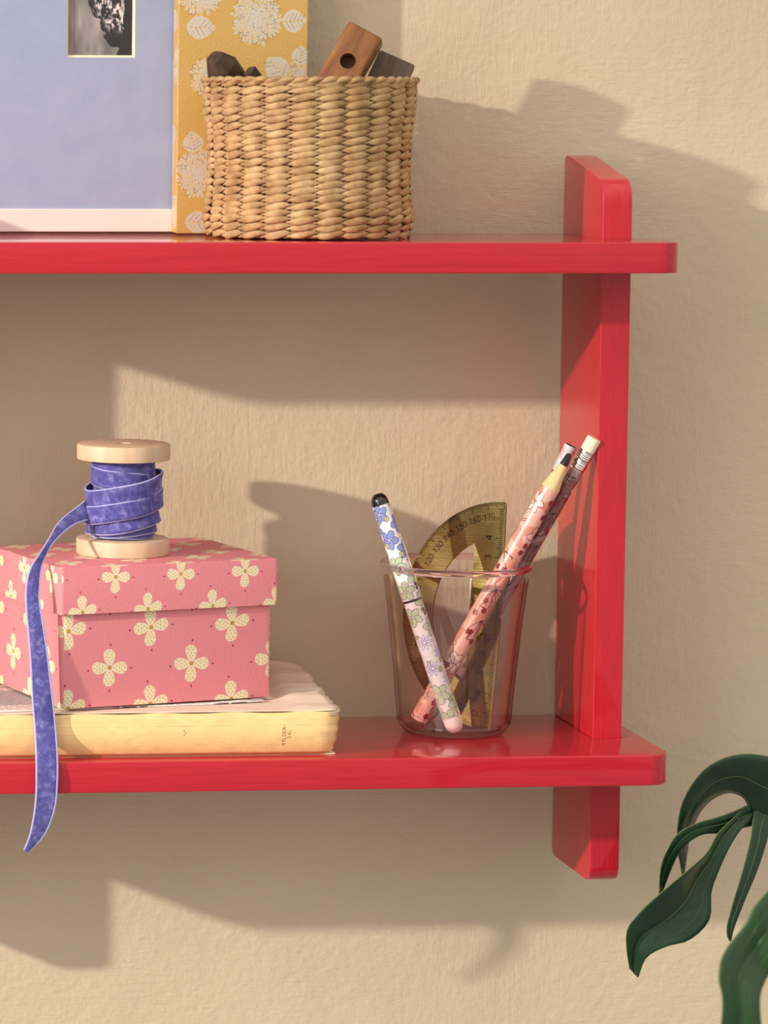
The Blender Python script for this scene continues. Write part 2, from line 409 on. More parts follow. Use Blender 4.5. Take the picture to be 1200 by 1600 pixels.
def brass_print():
    S = 9000; W, H = int(.122*S), int(.064*S); p = Print(W, H, (255, 255, 255)); k = (40, 40, 40)
    cx, cy = W/2, H-.0012*S; R = .0595*S; mm = S*.001
    for d in range(0, 181):
        a = math.radians(180-d); r1 = R-.4*mm; r0 = R-(4.4 if d % 10 == 0 else 3.4 if d % 5 == 0 else 2.4)*mm
        p.line([(cx+math.cos(a)*r0, cy-math.sin(a)*r0), (cx+math.cos(a)*r1, cy-math.sin(a)*r1)], 3, k)
    for d in range(10, 180, 10):
        a = math.radians(180-d); r = R-8.0*mm
        text(p, str(d), cx+math.cos(a)*r, cy-math.sin(a)*r, 2.9*mm, math.pi/2-a, k, 3.4)
    for i in range(-55, 56):
        x = cx+i*mm; L = 4.2 if i % 10 == 0 else 3.2 if i % 5 == 0 else 2.3
        p.line([(x, cy-.3*mm), (x, cy-L*mm)], 3, k)
    for i in range(-4, 5): text(p, str(abs(i)), cx+i*10*mm, cy-8.6*mm, 3.6*mm, 0, k, 4)
    return p.image('brass_engraving')
def spine_print():
    W, H = 1400, 160; p = Print(W, H, (238, 204, 146))
    yy, xx = np.mgrid[0:H, 0:W]
    r = np.random.default_rng(5)
    for k in range(14):
        y = r.integers(8, H-8); p.line([(0, y), (W*.4, y+r.integers(-2, 3)), (W, y)], 1.6, (226, 190, 128))
    g = r.normal(0, 1, (12, 60)); fy = yy/16.; fx = xx/25.; iy = fy.astype(int); ix = fx.astype(int); ty = (fy-iy); tx = fx-ix
    n = (g[iy,ix]*(1-tx)+g[iy,ix+1]*tx)*(1-ty)+(g[iy+1,ix]*(1-tx)+g[iy+1,ix+1]*tx)*ty
    p.a *= (1+.022*n[..., None])
    p.a[(yy > H-12) & (r.random((H, W)) < .35)] *= .9
    # the worn title at the tail of the spine, lettered up the spine
    X = 1400*(at(443, 1145, -.109).x+.262)/(.262-.0480)
    text(p, 'GYLDEN-', X, 82, 11, -math.pi/2, (146, 112, 72), 2.2, sp=1.02)
    text(p, 'DAL', X+17, 78, 11, -math.pi/2, (156, 122, 82), 2.0, sp=1.02)
    p.line([(X-330, 60), (X-322, 72), (X-328, 80)], 2, (150, 115, 75))
    return p.image('spine_print')
def leaflet_print():
    W, H = 500, 400; p = Print(W, H, (236, 228, 222)); r = np.random.default_rng(9)
    for y in range(30, H-20, 12):
        x = 20
        while x < W-40:
            w_ = r.integers(8, 34); p.line([(x, y), (x+w_, y)], 4, (96, 76, 84)); x += w_+8
    p.a[60:300, 20:260] = .62; p.a[60:300, 20:260] += r.normal(0, .12, (240, 240, 1)); p.a = np.clip(p.a, 0, 1)
    return p.image('leaflet_print')

# ---------------------------------------------------------------- materials
def image_mat(name, im, rough=.6, uvname=None, coat=0, bump_scale=None, bump=.0001, ext='REPEAT'):
    t = NT(name); x = t.n('ShaderNodeTexImage'); x.image = im; x.extension = ext
    u = t.n('ShaderNodeUVMap'); u.uv_map = 'UVMap'; t.l(u.outputs[0], x.inputs[0]); t.base(x.outputs[0])
    t.set(Roughness=rough, Coat_Weight=coat, Coat_Roughness=.08)
    if bump_scale: t.nrm(t.bump(t.noise(t.coord(), bump_scale), bump))
    t.img = x; return t
def wall_mat():
    t = NT('ochre_plaster'); v = t.coord((1,1,1))
    big = t.noise(v, 5, 3, .55); mid = t.noise(v, 26, 5, .6)
    c = t.ramp(big, [(.3, (.565, .468, .335)), (.7, (.635, .53, .388))])
    c = t.mix(t.ramp(mid, [(.35, (0,0,0)), (.75, (.35,.35,.35))]), c, (.655, .545, .41))
    t.base(c); t.set(Roughness=.62, Specular_IOR_Level=.3)
    # brush drag (stretched noise, bent by a slow noise) plus fine plaster grain
    s1 = t.noise(t.coord((60, 60, 9), (0, math.radians(28), 0)), 8, 4, .6, .6)
    s2 = t.noise(t.coord((12, 60, 70), (0, math.radians(12), 0)), 7, 4, .6, .8)
    sel = t.ramp(t.noise(v, 4.5, 2), [(.46, (0,0,0)), (.56, (1,1,1))])
    h = t.mix(sel, s1, s2)
    n = t.bump(h, .0012, .30); n = t.bump(t.noise(v, 170, 4, .6), .0014, .42, n); n = t.bump(t.noise(v, 30, 3, .5), .004, .22, n)
    t.nrm(n); return t
def lacquer():
    t = NT('red_lacquered_wood'); g = t.noise(t.coord((3, 60, 60)), 9, 5, .6, .4)
    t.base(t.ramp(g, [(.3, (.44, .009, .024)), (.7, (.53, .015, .034))])); t.set(Roughness=.38, Specular_IOR_Level=.2, Coat_Weight=.9, Coat_Roughness=.07, Coat_IOR=1.42)
    t.nrm(t.bump(g, .0004, .16)); return t
def lacquer_v():
    t = NT('red_lacquered_wood_upright'); g = t.noise(t.coord((60, 60, 3)), 9, 5, .6, .4)
    t.base(t.ramp(g, [(.3, (.44, .009, .024)), (.7, (.53, .015, .034))])); t.set(Roughness=.38, Specular_IOR_Level=.2, Coat_Weight=.9, Coat_Roughness=.07, Coat_IOR=1.42)
    t.nrm(t.bump(g, .0004, .16)); return t
def wood(name, a, b, scale=(8, 8, 90), rough=.55, s=5, bump=.0003):
    t = NT(name); g = t.noise(t.coord(scale), s, 5, .6, .5)
    t.base(t.ramp(g, [(.3, a), (.7, b)])); t.set(Roughness=rough, Specular_IOR_Level=.35); t.nrm(t.bump(g, bump, .6)); return t
def plain(name, c, rough=.5, **kw):
    t = NT(name); t.set(Base_Color=c, Roughness=rough, **kw)
    n = t.noise(t.coord(), 300, 3); t.nrm(t.bump(n, .00008, .4)); return t
M_WALL = wall_mat(); M_RED = lacquer(); M_REDV = lacquer_v()
def velvet():
    t = NT('blue_velvet'); n = t.noise(t.coord((1,1,1)), 210, 6, .7, .5)
    t.base(t.ramp(n, [(.30, (.045, .040, .20)), (.52, (.10, .095, .33)), (.72, (.28, .255, .54))]))
    t.set(Roughness=.85, Specular_IOR_Level=.15, Sheen_Weight=.75, Sheen_Roughness=.38); t.b.inputs['Sheen Tint'].default_value = (.72, .70, 1, 1)
    t.nrm(t.bump(t.noise(t.coord(), 420, 3), .0004, .5)); return t
M_VEL = velvet()
M_EDGE = plain('ribbon_selvedge', (.42, .40, .72), .8, Sheen_Weight=.5)

# ---------------------------------------------------------------- the wall
WY = .012
b = bmesh.new()
for q in ((-1.6, WY, -1.0), (1.6, WY, -1.0), (1.6, WY, 1.3), (-1.6, WY, 1.3)): b.verts.new(q)
b.faces.new(b.verts); b.faces.ensure_lookup_table()
r_ = bmesh.ops.extrude_face_region(b, geom=list(b.faces)); bmesh.ops.translate(b, vec=(0, .08, 0), verts=[x for x in r_['geom'] if isinstance(x, bmesh.types.BMVert)])
bmesh.ops.recalc_face_normals(b, faces=b.faces)
o = mesh('wall_back', b, M_WALL); o['kind'] = 'structure'

# ---------------------------------------------------------------- the red shelf
D = .11835; P = .0702; XP = .0919; TH = .0152
Z1T, Z1B, Z2T, Z2B = .21413, .19888, -.04151, -.05691
XL = -.3115                                     # left face of the left upright, out of the picture
shelf = thing('wall_shelf', 'red lacquered wooden wall shelf with two boards slotted onto upright sides', 'shelf', (-.1, 0, -.1168))
def board(zt, zb, back_r, xe):
    g = .0004; rf = .012; rb = .007; xl = XL-(xe-XP-TH)
    o_ = [(XL+TH+g, 0), (XP-g, 0), (XP-g, -P-g), (XP+TH+g, -P-g), (XP+TH+g, -back_r)]
    o_ += arc(xe-rb, -back_r-rb, rb, 90, 0, 6)+arc(xe-rf, -D+rf, rf, 0, -90, 10)
    o_ += arc(xl+rf, -D+rf, rf, -90, -180, 10)+arc(xl+rb, -back_r-rb, rb, 180, 90, 6)
    o_ += [(XL-g, -back_r), (XL-g, -P-g), (XL+TH+g, -P-g)]
    ob = mesh('shelf_board', prism(o_, lambda x, y, t: (x, y, t), zb, zt, .0007, 3), M_RED, shelf); smooth_by_angle(ob, 40)
board(Z1T, Z1B, .060, .1187); board(Z2T, Z2B, .035, .1184)
def upright(x0):
    r = .0085; zb = -.1168
    prof = [(-.0005, zb+.006)]+arc(-.006, zb+.006, .006, 0, -90, 6)[1:]+arc(-P+r, zb+r, r, -90, -180, 10)
    prof += [((1-t)**2*-P+2*t*(1-t)*-P+t*t*-.0610, (1-t)**2*.2310+2*t*(1-t)*.2425+t*t*.2446) for t in [k/8 for k in range(9)]]
    prof += [(-.0125, .2540), (-.006, .2552), (-.0022, .2548), (-.0005, .2520)]
    ob = mesh('upright', prism(prof, lambda y, z, t: (t, y, z), x0, x0+TH, .0008, 3), M_REDV, shelf); smooth_by_angle(ob, 32)
upright(XP); upright(XL)

# ---------------------------------------------------------------- picture frame
def uv_planar(o, fn):
    me = o.data; uv = me.uv_layers.new(name='UVMap') if not me.uv_layers else me.uv_layers[0]
    for pl in me.polygons:
        for li in pl.loop_indices: uv.data[li].uv = fn(me.vertices[me.loops[li].vertex_index].co, pl.normal)
FX0, FX1, FZ0, FZ1 = -.2250, -.0790, .2149, .4300
frame = thing('picture_frame', 'white picture frame with blue mat around a small black and white photograph', 'picture frame', ((FX0+FX1)/2, -.003, FZ0))
M_WHITE = plain('white_frame_paint', srgb(226, 216, 212), .4)
W1 = .0119
for x0, x1, z0, z1 in ((FX0, FX1, FZ0, FZ0+W1), (FX0, FX1, FZ1-W1, FZ1), (FX0, FX0+W1, FZ0+W1, FZ1-W1), (FX1-W1, FX1, FZ0+W1, FZ1-W1)):
    mesh('frame_rail', rbox(x0, x1, -.003, .010, z0, z1, .0005), M_WHITE, frame)
def mat_mat():
    t = NT('blue_mat_board'); n = t.noise(t.coord(), 60, 5, .6)
    t.base(t.ramp(n, [(.3, srgb(148, 158, 190)), (.7, srgb(158, 166, 196))])); t.set(Roughness=.8); t.nrm(t.bump(t.noise(t.coord(), 900, 2), .0001, .5)); return t
M_MAT = mat_mat(); M_BEV = plain('mat_bevel', srgb(248, 236, 200), .7)
pA = at(107, 86, -.001); pB = at(207, 86, -.001); ix0, ix1, iz0, iz1 = pA.x, pB.x, pA.z, FZ1-W1-(pA.z-FZ0-W1)*.75
ax0, ax1, az0, az1 = FX0+W1-.002, FX1-W1+.002, FZ0+W1-.002, FZ1-W1+.002
def ring(x0, x1, z0, z1, X0, X1, Z0, Z1, y, Yo):
    b = bmesh.new(); I = [b.verts.new(q) for q in ((x0, y, z0), (x1, y, z0), (x1, y, z1), (x0, y, z1))]
    O = [b.verts.new(q) for q in ((X0, Yo, Z0), (X1, Yo, Z0), (X1, Yo, Z1), (X0, Yo, Z1))]
    for k in range(4): b.faces.new((O[k], O[(k+1)%4], I[(k+1)%4], I[k]))
    return b
b = ring(ix0-.0012, ix1+.0012, iz0-.0012, iz1+.0012, ax0, ax1, az0, az1, -.0008, -.0008)
solid(b, -.0012); mesh('mat_board', b, M_MAT, frame)
b = ring(ix0, ix1, iz0, iz1, ix0-.0013, ix1+.0013, iz0-.0013, iz1+.0013, .0005, -.0010)
mesh('mat_bevel', b, M_BEV, frame, label='cream bevelled edge of the mat window')
ph = mesh('photograph', rbox(ix0-.003, ix1+.003, .0006, .0010, iz0-.003, iz1+.003, 0), None, frame, mats=[image_mat('photo_paper', photo_print(), .35)])
uv_planar(ph, lambda c, n: ((c.x+frame.location.x-ix0)/(ix1-ix0), (c.z+frame.location.z-iz0)/(.062)))
ph.data.materials[0].node_tree.nodes['Image Texture'].extension = 'EXTEND'
b = rbox(FX0+.002, FX1-.002, .0050, .0070, FZ0+.002, FZ1-.002, 0); mesh('backing', b, plain('backing_board', (.35, .26, .16), .8), frame)
def thin_glass(name, tint, edge, rough=.02):
    t = NT(name); t.t.nodes.remove(t.b)
    tr = t.n('ShaderNodeBsdfTransparent'); gl = t.n('ShaderNodeBsdfGlossy'); gl.inputs['Roughness'].default_value = rough
    lw = t.n('ShaderNodeLayerWeight'); lw.inputs[0].default_value = .25
    c = t.ramp(lw.outputs['Facing'], [(0, tint), (.38, tint), (.80, edge)]); t.l(c, tr.inputs[0])
    l2 = t.n('ShaderNodeLayerWeight'); l2.inputs[0].default_value = .5
    pw = t.n('ShaderNodeMath', operation='POWER'); t.l(l2.outputs['Facing'], pw.inputs[0]); pw.inputs[1].default_value = 5
    ma = t.n('ShaderNodeMath', operation='MULTIPLY_ADD'); t.l(pw.outputs[0], ma.inputs[0]); ma.inputs[1].default_value = .92; ma.inputs[2].default_value = .06
    mx = t.n('ShaderNodeMixShader'); t.l(ma.outputs[0], mx.inputs[0]); t.l(tr.outputs[0], mx.inputs[1]); t.l(gl.outputs[0], mx.inputs[2])
    t.l(mx.outputs[0], t.out.inputs[0]); return t
b = bmesh.new(); [b.verts.new(q) for q in ((ax0, -.0018, az0), (ax1, -.0018, az0), (ax1, -.0018, az1), (ax0, -.0018, az1))]; b.faces.new(b.verts)
mesh('glass_pane', b, thin_glass('picture_glass', (1, 1, 1), (.9, .95, .92)), frame)

# ---------------------------------------------------------------- gold notebook
nb = thing('notebook', 'gold cloth notebook with pale dahlias standing behind the basket', 'notebook', ((NBX0+NBX1)/2, -.010, NBZ0))
nbm = image_mat('dahlia_cloth', notebook_print(), .42, bump_scale=900, bump=.0002); nbm.set(Metallic=.15)
def nb_uv(c, n):
    x = c.x+nb.location.x; y = c.y+nb.location.y; z = c.z+nb.location.z
    if abs(n.x) > .7: return (((-.0165-y) if n.x < 0 else (y+.0165)+NBX1-NBX0)/(NBX1-NBX0), (z-NBZ0)/(NBZ1-NBZ0))
    return ((x-NBX0)/(NBX1-NBX0), (z-NBZ0)/(NBZ1-NBZ0))
o = mesh('front_cover', rbox(NBX0, NBX1, -.0165, -.0150, NBZ0, NBZ1, .0006), nbm, nb); uv_planar(o, nb_uv)
o = mesh('back_cover', rbox(NBX0, NBX1, -.0052, -.0038, NBZ0, NBZ1, .0006), nbm, nb); uv_planar(o, nb_uv)
o = mesh('spine', rbox(NBX0-.0002, NBX0+.0012, -.0162, -.0041, NBZ0+.0003, NBZ1-.0003, .0006), nbm, nb); uv_planar(o, nb_uv)
def pages(name, c1, c2, ax='y'):
    t = NT(name); w = t.noise(t.coord((2, 1800, 2) if ax == 'y' else (2, 2, 1800)), 1, 2)
    t.base(t.ramp(w, [(.35, c1), (.65, c2)])); t.set(Roughness=.85); return t
mesh('page_block', rbox(NBX0+.0010, NBX1-.0015, -.0151, -.0050, NBZ0+.0015, NBZ1-.0015, 0), pages('notebook_pages', srgb(238, 226, 200), srgb(200, 186, 160)), nb)

# ---------------------------------------------------------------- woven basket
BX, BY, BZ = -.0548, -.0480, Z1T
bask = thing('basket', 'round woven seagrass basket full of old wooden pieces', 'basket', (BX, BY, BZ))
NS = 24; NR = 22; BH = .0795
def bas_r(z):
    t = z/BH
    pts = [(0, .0475), (.04, .0503), (.12, .0517), (.25, .0505), (.45, .0496), (.65, .0503), (.85, .0520), (1, .0522)]
    for (a, ra), (c, rc) in zip(pts, pts[1:]):
        if t <= c: u = max(0, (t-a)/(c-a)); u = u*u*(3-2*u); return ra+(rc-ra)*u
    return pts[-1][1]
def straw_mat():
    t = NT('seagrass'); v = t.coord()
    oi = t.n('ShaderNodeObjectInfo')
    n = t.noise(v, 130, 3, .5); f = t.noise(t.coord((1,1,9)), 160, 4, .6)
    c = t.ramp(n, [(.28, (.27, .145, .06)), (.5, (.44, .275, .125)), (.74, (.60, .42, .225))])
    c = t.mix(t.ramp(f, [(.35, (.25,.25,.25)), (.7, (0,0,0))]), c, (.30, .17, .07)); t.base(c)
    t.set(Roughness=.50, Specular_IOR_Level=.35); t.nrm(t.bump(f, .0006, .6)); return t
M_STRAW = straw_mat()
def strand(j, s):
    z0 = .0028+(BH-.0046)*j/(NR-1); per = 8; N = NS*per
    sec = [(math.cos(a), math.sin(a)) for a in [2*math.pi*k/8 for k in range(8)]]
    b = bmesh.new(); rings = []; r0 = bas_r(z0); jz = [random.uniform(-.00022, .00022) for _ in range(NS*2)]; jw = [random.uniform(.88, 1.12) for _ in range(NS*2)]
    wob = random.random()*6
    for i in range(N):
        th = 2*math.pi*i/N; ph = th*NS/2+s*math.pi
        out = math.cos(ph); st = int(i/per); so = math.copysign(abs(out)**.7, out)
        rr = r0+.0012*so+.0002*math.sin(th*5+wob)
        zz = z0+.00085*math.sin(ph)+.00035*math.sin(th*3+j*1.3)+jz[st]*.6
        hw = (.00075+.00145*abs(out)**.7)*jw[int(ph/math.pi+.5) % (NS*2)]*(1 if out > 0 else .7); hr = .00085
        tilt = .0
        ring = [b.verts.new(((rr+hr*a)*math.cos(th), (rr+hr*a)*math.sin(th), zz+hw*c)) for a, c in sec]
        rings.append(ring)
    for i in range(N):
        A, B = rings[i], rings[(i+1) % N]
        for k in range(8): b.faces.new((A[k], B[k], B[(k+1)%8], A[(k+1)%8]))
    bmesh.ops.recalc_face_normals(b, faces=b.faces)
    mesh('woven_strand', b, M_STRAW, bask, smooth=True, local=True)
for j in range(NR):
    for s in (0, 1): strand(j, s)
for k in range(NS):
    th = 2*math.pi*(k)/NS
    pts = [Vector(((bas_r(z))*math.cos(th), bas_r(z)*math.sin(th), z)) for z in [.001+(BH-.001)*q/10 for q in range(11)]]
    mesh('stake', tube_path(pts, .0012, 6), M_STRAW, bask, smooth=True, local=True)
# rolled rim: one bundle wrapped slantwise
b = bmesh.new()
for k in range(NS*2):
    t0 = 2*math.pi*k/(NS*2); pts = []
    for q in range(7):
        u = q/6; th = t0+u*2*math.pi/(NS*2)*1.5
        pts.append(Vector(((.0522+.0012*math.sin(u*math.pi)+.0004)*math.cos(th), (.0522+.0012*math.sin(u*math.pi)+.0004)*math.sin(th), BH-.0013+.0021*u-.0004*math.cos(u*6.28))))
    tube_path(pts, lambda u: .0006+.0010*math.sin(math.pi*min(1, max(0, u))), 6, b)
o = mesh('rim_wrap', b, M_STRAW, bask, smooth=True, local=True); o['kind'] = 'stuff'
mesh('base', lathe([(0, .0006), (.047, .0006), (.0485, .0016), (.047, .0028), (0, .0028)], 48), M_STRAW, bask, local=True)

# wooden pieces standing in it
M_BRN = wood('brown_oiled_wood', (.135, .048, .016), (.30, .125, .045), (30, 30, 5), .42, 6, .0008)
M_GRY = wood('weathered_wood', (.085, .055, .038), (.20, .135, .092), (40, 40, 6), .7, 6, .0012)
M_DRK = wood('dark_old_wood', (.028, .015, .009), (.085, .047, .028), (30, 30, 6), .6, 6, .001)
def frame_from(base, top, twist=0):
    z = (top-base).normalized(); x = Vector((0, 1, 0)).cross(z).normalized(); y = z.cross(x)
    m = Matrix((x, y, z)).transposed().to_4x4(); m.translation = base
    return m @ Matrix.Rotation(twist, 4, 'Z')
top = at(573, 50, -.052); d_ = Vector((.50, .02, .866)).normalized(); L = .098; basep = top-d_*L
mt = frame_from(basep, top, -.32)
blk = thing('wooden_block', 'reddish brown wooden block with a round hole leaning in the basket', 'wooden block', mat=mt)
b = rbox(-.0098, .0098, -.0075, .0075, 0, L, .0022, 3)
o = mesh('block', b, M_BRN, blk, local=True)
cut = bmesh.new(); bmesh.ops.create_cone(cut, cap_ends=True, segments=32, radius1=.0040, radius2=.0040, depth=.022, matrix=Matrix.Translation((0, -.0075, L-.0185)) @ Matrix.Rotation(math.pi/2, 4, 'X'))
co = mesh('cutter', cut, M_BRN, blk, local=True)
md = o.modifiers.new('hole', 'BOOLEAN'); md.operation = 'DIFFERENCE'; md.object = co; md.solver = 'EXACT'
dg = bpy.context.evaluated_depsgraph_get(); nm = bpy.data.meshes.new_from_object(o.evaluated_get(dg)); o.modifiers.clear(); o.data = nm
bpy.data.objects.remove(co); smooth_by_angle(o, 38)
top = at(621, 92, -.040); L = .085; d_ = Vector((.42, .03, .90)).normalized()
blk = thing('wooden_block', 'grey brown rough wooden block leaning right behind the holed block', 'wooden block', mat=frame_from(top-d_*L, top, -.25))
o = mesh('block', rbox(-.0098, .0098, -.0062, .0062, 0, L, .0012, 2), M_GRY, blk, local=True); smooth_by_angle(o, 38)
# dark faceted peg
A = at(341, 97, -.060); Bp = at(395, 175, -.045); mt = frame_from(Bp, A, .35)
L = (A-Bp).length+.004
pg = thing('wooden_peg', 'dark faceted wooden peg poking out at the left rim of the basket', 'wooden peg', mat=mt)
b = bmesh.new()
secs = [(0, .0085), (L-.0075, .0085), (L, .0048)]; rg = []
for z, r in secs: rg.append([b.verts.new((r*(1.0 if z < L else .9)*math.cos(math.radians(45+90*k+o2)), r*math.sin(math.radians(45+90*k+o2)), z)) for k in range(4) for o2 in (-17, 17)])
b.faces.new(rg[0][::-1]); b.faces.new(rg[2])
for A_, B_ in zip(rg, rg[1:]):
    for k in range(8): b.faces.new((A_[k], A_[(k+1)%8], B_[(k+1)%8], B_[k]))
bmesh.ops.recalc_face_normals(b, faces=b.faces); bevel(b, .0007, 2)
mesh('peg', b, M_DRK, pg, local=True)
A = at(389, 110, -.066); Bp = at(430, 165, -.058); 
pg = thing('wooden_stick', 'short dark wooden stick right of the faceted peg', 'wooden stick', mat=frame_from(Bp, A, .5))
mesh('stick', rbox(-.0030, .0030, -.0026, .0026, 0, (A-Bp).length, .0007, 2), M_DRK, pg, local=True)
# low dowel end just showing at the rim
A = at(452, 131, -.055); pg = thing('wooden_dowel', 'dark dowel end barely above the middle of the basket rim', 'wooden dowel', mat=frame_from(at(452, 200, -.045), A, 0))
mesh('dowel', lathe([(0, 0), (.0032, 0), (.0032, (A-at(452, 200, -.045)).length-.0008), (.0024, (A-at(452, 200, -.045)).length), (0, (A-at(452, 200, -.045)).length)], 16), M_DRK, pg, local=True)

# ---------------------------------------------------------------- old book on the lower board
BKX0, BKX1, BKY0, BKY1, BKB, BKT = -.262, -.0480, -.1090, .0, Z2T, -.0190
book = thing('book', 'old paperback book with cream cloth spine lying under the pink box', 'book', (-.155, -.055, Z2T))
M_SP = image_mat('cream_spine_cloth', spine_print(), .75, bump_scale=700, bump=.00012)
# spine: a slightly bulging skin along x, wrapping the front
b = bmesh.new(); NXs, NZs = 60, 12; grid = []
for i in range(NXs+1):
    x = BKX0+(BKX1-BKX0)*i/NXs; rw = []; e = max(0, (i/NXs-.955)/.045)
    for k in range(NZs+1):
        s = k/NZs; z = BKB+.0006+(BKT-.0004-(BKB+.0006))*s+.0003*math.sin(x*170)*s
        y = BKY0-.0016*math.sin(math.pi*s)+.0026*(1-s)**4*1.0+.006*e**2.2
        rw.append(b.verts.new((x-.0028*e**2*(1-s)**2+.0004*math.sin(k*2.1)*e, y, z)))
    grid.append(rw)
for i in range(NXs):
    for k in range(NZs): b.faces.new((grid[i][k], grid[i+1][k], grid[i+1][k+1], grid[i][k+1]))
solid(b, .0006)
o = mesh('spine', b, M_SP, book, smooth=True)
uv_planar(o, lambda c, n: ((c.x+book.location.x-BKX0)/(BKX1-BKX0), (c.z+book.location.z-BKB)/(BKT-BKB)))
M_PG = pages('book_pages', srgb(226, 206, 172), srgb(196, 172, 136), 'z')
mesh('page_block', rbox(BKX0+.001, BKX1-.0035, BKY0+.004, BKY1-.006, BKB+.0010, BKT-.0012, .0004), M_PG, book)
mesh('back_cover', rbox(BKX0, BKX1-.002, BKY0+.003, BKY1-.004, BKB+.0001, BKB+.0008, .0002), plain('cover_board', srgb(214, 190, 158), .8), book)
def cover_mat():
    t = NT('worn_cover_paper'); n = t.noise(t.coord((3, 14, 3)), 14, 5, .6)
    t.base(t.ramp(n, [(.3, srgb(214, 190, 172)), (.7, srgb(232, 212, 196))])); t.set(Roughness=.8); t.nrm(t.bump(t.noise(t.coord((4, 40, 4)), 20, 4), .0012, .4)); return t
M_CV = cover_mat()
# top cover: torn leaf, curling up at its far right
edge = [(-.1086, -.0500), (-.100, -.0478), (-.086, -.0483), (-.070, -.0492), (-.066, -.0478), (-.060, -.0472), (-.0575, -.0490), (-.045, -.0482), (-.035, -.0474), (-.022, -.0476), (-.012, -.0480), (-.006, -.0520), (.000, -.0590)]
def edge_x(y):
    for (a, xa), (c, xc) in zip(edge, edge[1:]):
        if y <= c: return xa+(xc-xa)*max(0, (y-a)/(c-a))
    return edge[-1][1]
def cover_z(x, y):
    r = min(1, max(0, (x+.0755)/.012)); r = r*r*(3-2*r); f = min(1, max(0, (y+.112)/.112))
    return BKT+.0002+.0078*r*f**1.2+.0005*math.sin(y*260+x*60)*r
for lay, (dz, dx) in enumerate(((0, 0), (-.0011, .0012), (-.0020, .0004))):
    b = bmesh.new(); g = []; ys = [BKY0+.0004+(0-BKY0-.0004)*k/44 for k in range(45)]
    for y in ys:
        xr = edge_x(y)+dx*(1 if lay else 0)+.0005*math.sin(y*900+lay*2); row_ = []
        for i in range(41):
            x = BKX0+.001+(xr-BKX0-.001)*(i/40)**.6
            row_.append(b.verts.new((x, y, cover_z(x, y)+dz)))
        g.append(row_)
    for a in range(44):
        for i in range(40): b.faces.new((g[a][i], g[a][i+1], g[a+1][i+1], g[a+1][i]))
    solid(b, .0003)
    mesh('front_cover' if lay == 0 else 'loose_page', b, M_CV if lay == 0 else M_PG, book, smooth=True)

# ---------------------------------------------------------------- papers between book and box
BOXM = Matrix.Translation((-.1876, -.1067, -.0171)) @ Matrix.Rotation(.2575, 4, 'Z')
M_LF = image_mat('printed_paper', leaflet_print(), .6)
def sheet(name, corners, z, mat, label, lift=.0003, cat='paper', th=.00025):
    cs = [Vector((*c, z)) for c in corners]; t = thing(name, label, cat, cs[0])
    b = bmesh.new(); g = []
    for a in range(13):
        g.append([b.verts.new(cs[0].lerp(cs[1], i/12).lerp(cs[3].lerp(cs[2], i/12), a/12)+Vector((0, 0, lift*max(0, (i/12-.86)/.14)))) for i in range(13)])
    for a in range(12):
        for i in range(12): b.faces.new((g[a][i], g[a][i+1], g[a+1][i+1], g[a+1][i]))
    solid(b, th)
    o = mesh('sheet', b, mat, t, smooth=True)
    A, B, Dv = cs[0], cs[1]-cs[0], cs[3]-cs[0]
    uv_planar(o, lambda c, n: ((c+t.location-A).dot(B)/B.dot(B), (c+t.location-A).dot(Dv)/Dv.dot(Dv))); return t
q0, q1 = at(0, 1106, -.1095), at(412, 1097, -.0885)
sheet('leaflet', [(-.2450, -.1085), (-.0815, -.0855), (-.0920, -.0200), (-.2520, -.0380)], -.0181, M_LF, 'printed leaflet with grey picture sticking out left and front under the pink box', .0006, 'leaflet', .0005)
sheet('folded_paper', [(-.1500, -.0800), (-.0757, -.0755), (-.0800, -.0150), (-.1500, -.0150)], -.0184, plain('white_note_paper', srgb(236, 220, 206), .7), 'small white paper peeking from the right corner under the pink box', .0004, 'paper', .0003)

# ---------------------------------------------------------------- pink floral box
box = thing('gift_box', 'pink cardboard box and lid with cream four petal flowers, on the old book', 'box', mat=BOXM)
im = box_print()
BW, BD, BHB, BHL = .1141, .0860, .0473, .0706; OV = .0026
def box_uv(Wt, Ht, ou, ov):
    def f(c, n):
        if abs(n.z) > .7: u, v = c.x, c.y
        elif abs(n.x) > .7: u, v = c.y*(-1 if n.x < 0 else 1), c.z
        else: u, v = c.x, c.z
        return ((u+ou)/Wt, (v+ov)/Ht)
    return f
M_BOXP = image_mat('floral_box_paper', im, .72, bump_scale=700, bump=.00015)
def open_box(x0, x1, y0, y1, z0, z1, th, up, r=.0022):
    """five-sided box with rounded upright edges, open at the top (up) or the bottom"""
    def ringpts(e): return arc(x1-r, y1-r, r-e if r-e > 0 else .0002, 0, 90, 5)+arc(x0+r, y1-r, max(r-e, .0002), 90, 180, 5)+arc(x0+r, y0+r, max(r-e, .0002), 180, 270, 5)+arc(x1-r, y0+r, max(r-e, .0002), 270, 360, 5)
    b = bmesh.new(); zc, zo = (z0, z1) if up else (z1, z0); s = 1 if up else -1
    O0 = [b.verts.new((x, y, zc)) for x, y in ringpts(0)]; O1 = [b.verts.new((x, y, zo)) for x, y in ringpts(0)]
    I1 = [b.verts.new((x, y, zo)) for x, y in ringpts(th)]; I0 = [b.verts.new((x, y, zc+s*th)) for x, y in ringpts(th)]
    n = len(O0); cap = b.faces.new(O0)
    for A, B in ((O0, O1), (O1, I1), (I1, I0)):
        for k in range(n): b.faces.new((A[k], A[(k+1)%n], B[(k+1)%n], B[k]))
    b.faces.new(I0)
    bmesh.ops.recalc_face_normals(b, faces=b.faces); bevel(b, .0006, 2, cap.edges)
    return b
o = mesh('box_body', open_box(0, BW, 0, BD, 0, BHL-.004, .0015, True), M_BOXP, box, local=True)
uv_planar(o, box_uv(.0446, .0385, -.03665, -.0098)); smooth_by_angle(o, 40)
